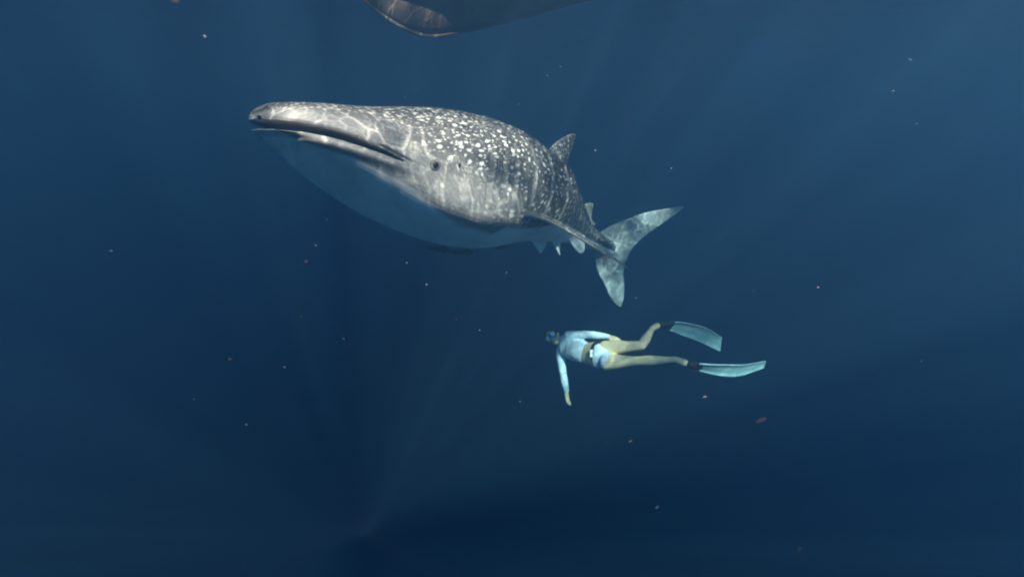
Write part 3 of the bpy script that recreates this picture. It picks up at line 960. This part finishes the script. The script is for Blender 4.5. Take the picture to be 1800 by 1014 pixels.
# ------------------------------------------------------------------ boat floating above
def make_boat():
    # stem low point and keel run; local x aft along the keel, y starboard, z up, waterline at z = 0
    foot = P(733, 61, 6.6)
    aft = P(1060, 2, 6.3)
    KB = 1.32
    ax = Vector((aft.x - foot.x, aft.y - foot.y, 0)).normalized()
    ay = Vector((0, 0, 1)).cross(ax)
    LB = 4.2
    zk = foot.z
    # station: x, keel z, chine half beam, chine z, gunwale half beam, gunwale z
    S_ = [(-1.75, 0.42, .015, .46, .03, .74), (-1.15, zk + .74, .03, zk + .86, .22, .66), (-0.58, zk + .36, .05, zk + .56, .42, .60),
          (-0.16, zk + .08, .12, zk + .48, .44, .54), (0.05, zk, .18, zk + .48, .52, .52), (0.45, zk + .03, .28, zk + .46, .64, .48),
          (1.0, zk + .14, .42, zk + .34, .72, .44), (1.8, zk + .33, .56, zk + .37, .76, .40), (2.6, zk + .46, .54, zk + .50, .74, .38), (LB - .5, zk + .50, .50, zk + .54, .66, .42)]
    S_ = [(x * KB, zk + (a - zk) * KB if a < zk + .9 and x > -1.7 else a, b_ * KB, zk + (c_ - zk) * KB if x > -1.1 else c_, d_ * KB, max(e_, .35)) for x, a, b_, c_, d_, e_ in S_]
    xs = [q[0] for q in S_]; prm = np.array([q[1:] for q in S_])
    u = np.linspace(xs[0], xs[-1], 90)
    pr = catmull(xs, prm, u)
    bm = bmesh.new(); rows = []
    NP = 11
    for x, (kz, cb, cz, gb, gz) in zip(u, pr):
        cb = max(cb, .01); gb = max(gb, .02)
        side = []
        for j in range(NP):       # keel to chine, chine to gunwale
            t = j / (NP - 1)
            if t < .4: q = t / .4; y = cb * q; z = kz + (cz - kz) * q**1.6
            else: q = (t - .4) / .6; y = cb + (gb - cb) * q**.8; z = cz + (gz - cz) * q
            side.append((y, z))
        ring = [(-y, z) for y, z in reversed(side)] + side[1:]
        inner = [(y * .90, z if abs(y) >= gb * .999 else z + .05) for y, z in ring]
        inner = [(y * .92, min(z + .05, gz) if k not in (0, len(ring) - 1) else gz) for k, (y, z) in enumerate(ring)]
        loop = ring + list(reversed(inner))
        rows.append([bm.verts.new(foot.xy.to_3d() + ax * x + ay * y + Vector((0, 0, z))) for y, z in loop])
    m = len(rows[0])
    for a, b in zip(rows[:-1], rows[1:]):
        for j in range(m): bm.faces.new((a[j], a[(j + 1) % m], b[(j + 1) % m], b[j]))
    h = m // 2
    for row in (rows[0], rows[-1]):
        for j in range(h - 1):
            bm.faces.new((row[j], row[j + 1], row[m - 2 - j], row[m - 1 - j]))
    # transom
    row = rows[-1]
    bm.faces.new(row[:h])
    bmesh.ops.recalc_face_normals(bm, faces=bm.faces)
    root = bpy.data.objects.new('boat', None); COL.objects.link(root)
    root.location = foot + ax * 2.5 - Vector((0, 0, foot.z))
    org = root.location
    def ob(name, bm_, mat, smooth=True):
        me = bpy.data.meshes.new(name); bm_.to_mesh(me); bm_.free(); me.transform(Matrix.Translation(-org))
        return link(name, me, mat, root, smooth)
    t = NT('weathered_brown_hull_paint')
    tc = t.n('ShaderNodeTexCoord')
    n1 = t.n('ShaderNodeTexNoise', {'Vector': tc.outputs['Object'], 'Scale': 2.2, 'Detail': 6.0})
    n2 = t.n('ShaderNodeTexNoise', {'Vector': tc.outputs['Object'], 'Scale': 18.0, 'Detail': 5.0})
    c = t.mix(t.ramp(n1.outputs[0], .35, .65), (.20, .13, .10, 1), (.38, .28, .23, 1))
    c = t.mix(t.math('MULTIPLY', t.ramp(n2.outputs[0], .55, .75), .5), c, (.12, .14, .10, 1))
    bp = t.n('ShaderNodeBump', {'Height': n2.outputs[0], 'Strength': .5, 'Distance': .01})
    p = t.n('ShaderNodeBsdfPrincipled', {'Base Color': c, 'Roughness': .8, 'Specular IOR Level': .2, 'Normal': bp.outputs[0]})
    t.t.links.new(p.outputs[0], t.out.inputs[0])
    ob('hull', bm, t.m)
    bm = bmesh.new()
    tube(bm, [foot + ax * x - Vector((0, 0, .012)) + Vector((0, 0, z - zk)) for x, z in
              [(q[0], q[1]) for q in S_[2:]]], [(.022, .022)] * (len(S_) - 2), m=10)
    ob('keel', bm, t.m)
    wood = simple_mat('grey_boat_wood', (.25, .19, .13), .8, .3, 6)
    for x in (1.2, 2.8):
        kz, cb, cz, gb, gz = catmull(xs, prm, np.array([x]))[0]
        bm = bmesh.new(); bmesh.ops.create_cube(bm, size=1.0)
        for v in bm.verts:
            v.co = foot.xy.to_3d() + ax * (x + v.co.x * .24) + ay * (v.co.y * gb * 1.75) + Vector((0, 0, gz - .12 + v.co.z * .03))
        bmesh.ops.recalc_face_normals(bm, faces=bm.faces)
        ob('bench', bm, wood, False)
    tag(root, 'brown boat hull floating at the surface above the whale shark', 'boat')
    return root


boat = make_boat()


# ------------------------------------------------------------------ drifting specks
def speck_mesh(name, seed, sx, sy, sz):
    bm = bmesh.new()
    bmesh.ops.create_icosphere(bm, subdivisions=2, radius=1.0)
    for v in bm.verts:
        k = 1 + .45 * noise.noise(v.co * 1.6 + Vector((seed * 3.1, seed, 0)))
        v.co = Vector((v.co.x * sx, v.co.y * sy, v.co.z * sz)) * k
    me = bpy.data.meshes.new(name); bm.to_mesh(me); bm.free()
    me.polygons.foreach_set('use_smooth', [True] * len(me.polygons))
    return me


def jelly_mat(name, c, alpha):
    t = NT(name)
    d = t.n('ShaderNodeBsdfPrincipled', {'Base Color': col4(c), 'Roughness': .6})
    tl = t.n('ShaderNodeBsdfTranslucent', {'Color': col4(c)})
    m1 = t.n('ShaderNodeMixShader', {0: .4, 1: d.outputs[0], 2: tl.outputs[0]})
    tr = t.n('ShaderNodeBsdfTransparent')
    m2 = t.n('ShaderNodeMixShader', {0: alpha, 1: tr.outputs[0], 2: m1.outputs[0]})
    t.t.links.new(m2.outputs[0], t.out.inputs[0])
    return t.m


pale_jelly = jelly_mat('pale_plankton', (.45, .45, .46), .30)
red_jelly = jelly_mat('reddish_plankton', (.24, .125, .10), .17)
tan_jelly = jelly_mat('tan_plankton', (.36, .24, .19), .24)

named = [
    (1338, 738, 1.6, 26, 9, -28, red_jelly, 'reddish drifting scrap below the tips of the swim fins'),
    (538, 460, 1.5, 9, 8, 10, tan_jelly, 'round tan blob drifting below the shark jaw'),
    (802, 561, 2.0, 5, 3, -20, red_jelly, 'small bright orange speck under the middle of the shark'),
    (1405, 964, 1.6, 13, 6, -35, red_jelly, 'dim reddish flake low in the dark water near the bottom edge'),
    (1155, 891, 1.8, 9, 4, -50, pale_jelly, 'pale slanted flake far below the diver'),
    (1239, 697, 2.2, 8, 2.6, -15, pale_jelly, 'pale flat flake just below the lower swim fin'),
    (404, 631, 1.7, 9, 5, 0, tan_jelly, 'dull tan flake in the open water left of centre'),
    (1108, 775, 1.8, 10, 4, -40, tan_jelly, 'dull tan flake in the dark water under the diver'),
    (307, 2, 1.3, 20, 7, 10, tan_jelly, 'brownish blur touching the top edge left of the boat'),
    (1600, 105, 2.4, 9, 2, 25, pale_jelly, 'thin pale streak high in the water at upper right'),
]
for i, (px, py, Dp, a, b, rot, mt, lab) in enumerate(named):
    k = Dp / F * 0.42
    me = speck_mesh('drifting_speck', i + 1, a * k, b * k * .8, b * k)
    me.materials.append(mt)
    o = bpy.data.objects.new('drifting_speck', me); COL.objects.link(o)
    o.location = P(px, py, Dp); o.rotation_euler = (PITCH * .5, R(-rot) * -1, 0)
    tag(o, lab, 'plankton', 'plankton and scraps drifting in the water')
protos = [speck_mesh('plankton_speck', 20 + i, *s_) for i, s_ in enumerate([(1, .6, .35), (1, .5, .22), (.8, .7, .55)])]
for m_ in protos: m_.materials.append(pale_jelly)
specks = [
    (555, 431, 7, 'left of and below the shark belly'), (575, 386, 4, 'under the shark throat'),
    (890, 479, 5, 'below the rear of the shark belly'), (750, 500, 5, 'under the remoras, well clear of them'),
    (500, 645, 6, 'in dark water straight below the shark snout'), (1611, 218, 7, 'high in the water at far right'),
    (712, 171, 5, 'just over the top of the shark head'), (962, 133, 5, 'midway between boat and dorsal fin'),
    (985, 118, 5, 'under the stern end of the boat hull'), (776, 96, 5, 'close under the bow of the boat'),
    (622, 511, 5, 'below the shark throat, beneath a fainter speck'), (843, 580, 4, 'level with the diver, some way to the left'),
    (914, 705, 5, 'level with the hanging hand of the diver'), (195, 441, 9, 'alone in the water at far left'),
    (360, 64, 9, 'above and left of the shark snout'), (433, 746, 7, 'deep in the lower left water'),
    (1250, 481, 5, 'right of the lower tail lobe'), (1438, 505, 7, 'far to the right of the shark tail'),
    (1180, 296, 4, 'above the upper tail lobe'), (645, 636, 5, 'beside the shafts of light left of centre'),
    (715, 462, 5, 'just below the fullest part of the belly'), (1405, 322, 5, 'right of the tail tip, above its level'),
    (1031, 524, 4, 'between the tail and the head of the diver'), (730, 157, 4, 'above the brow of the shark, the higher of two'),
    (604, 595, 5, 'in the light shafts below the throat'), (1482, 208, 4, 'upper right, the dimmer of a pair'),
    (1122, 511, 4, 'next to the lower tip of the tail'), (530, 556, 5, 'between the tan blob and the deep water'),
    (90, 118, 6, 'in the upper left corner region'), (1570, 160, 5, 'upper right, between streak and flake')]
for i, (px, py, sz, where) in enumerate(specks):
    o = bpy.data.objects.new('plankton_speck', protos[i % 3]); COL.objects.link(o)
    Dp = random.uniform(1.6, 2.8)
    k = sz * .36 * Dp / F
    o.location = P(px, py, Dp); o.scale = (k, k, k)
    o.rotation_euler = (random.uniform(-.4, .4), random.uniform(-.1, .9), random.uniform(-.5, .5))
    tag(o, 'tiny pale speck ' + where, 'plankton', 'tiny pale plankton specks')
# finest dust: more than anybody could count
rg = random.Random(3)
bm = bmesh.new()
for i in range(1500):
    Dp = 1.2 + 7 * rg.random()**.8
    px, py = rg.uniform(-400, 2200), rg.uniform(-150, 1200)
    c = P(px, py, Dp)
    if c.z > -.05: continue
    r = rg.uniform(.0008, .0026)
    q = [Vector((rg.gauss(0, 1), rg.gauss(0, 1), rg.gauss(0, 1))).normalized() * r * rg.uniform(.6, 1.5) for _ in range(4)]
    vv = [bm.verts.new(c + x) for x in q]
    for f in ((0, 1, 2), (0, 2, 3), (0, 3, 1), (1, 3, 2)): bm.faces.new([vv[k] for k in f])
me = bpy.data.meshes.new('marine_dust'); bm.to_mesh(me); bm.free()
tag(link('marine_dust', me, pale_jelly, smooth=False), 'fine pale dust suspended all through the water', None, kind='stuff')
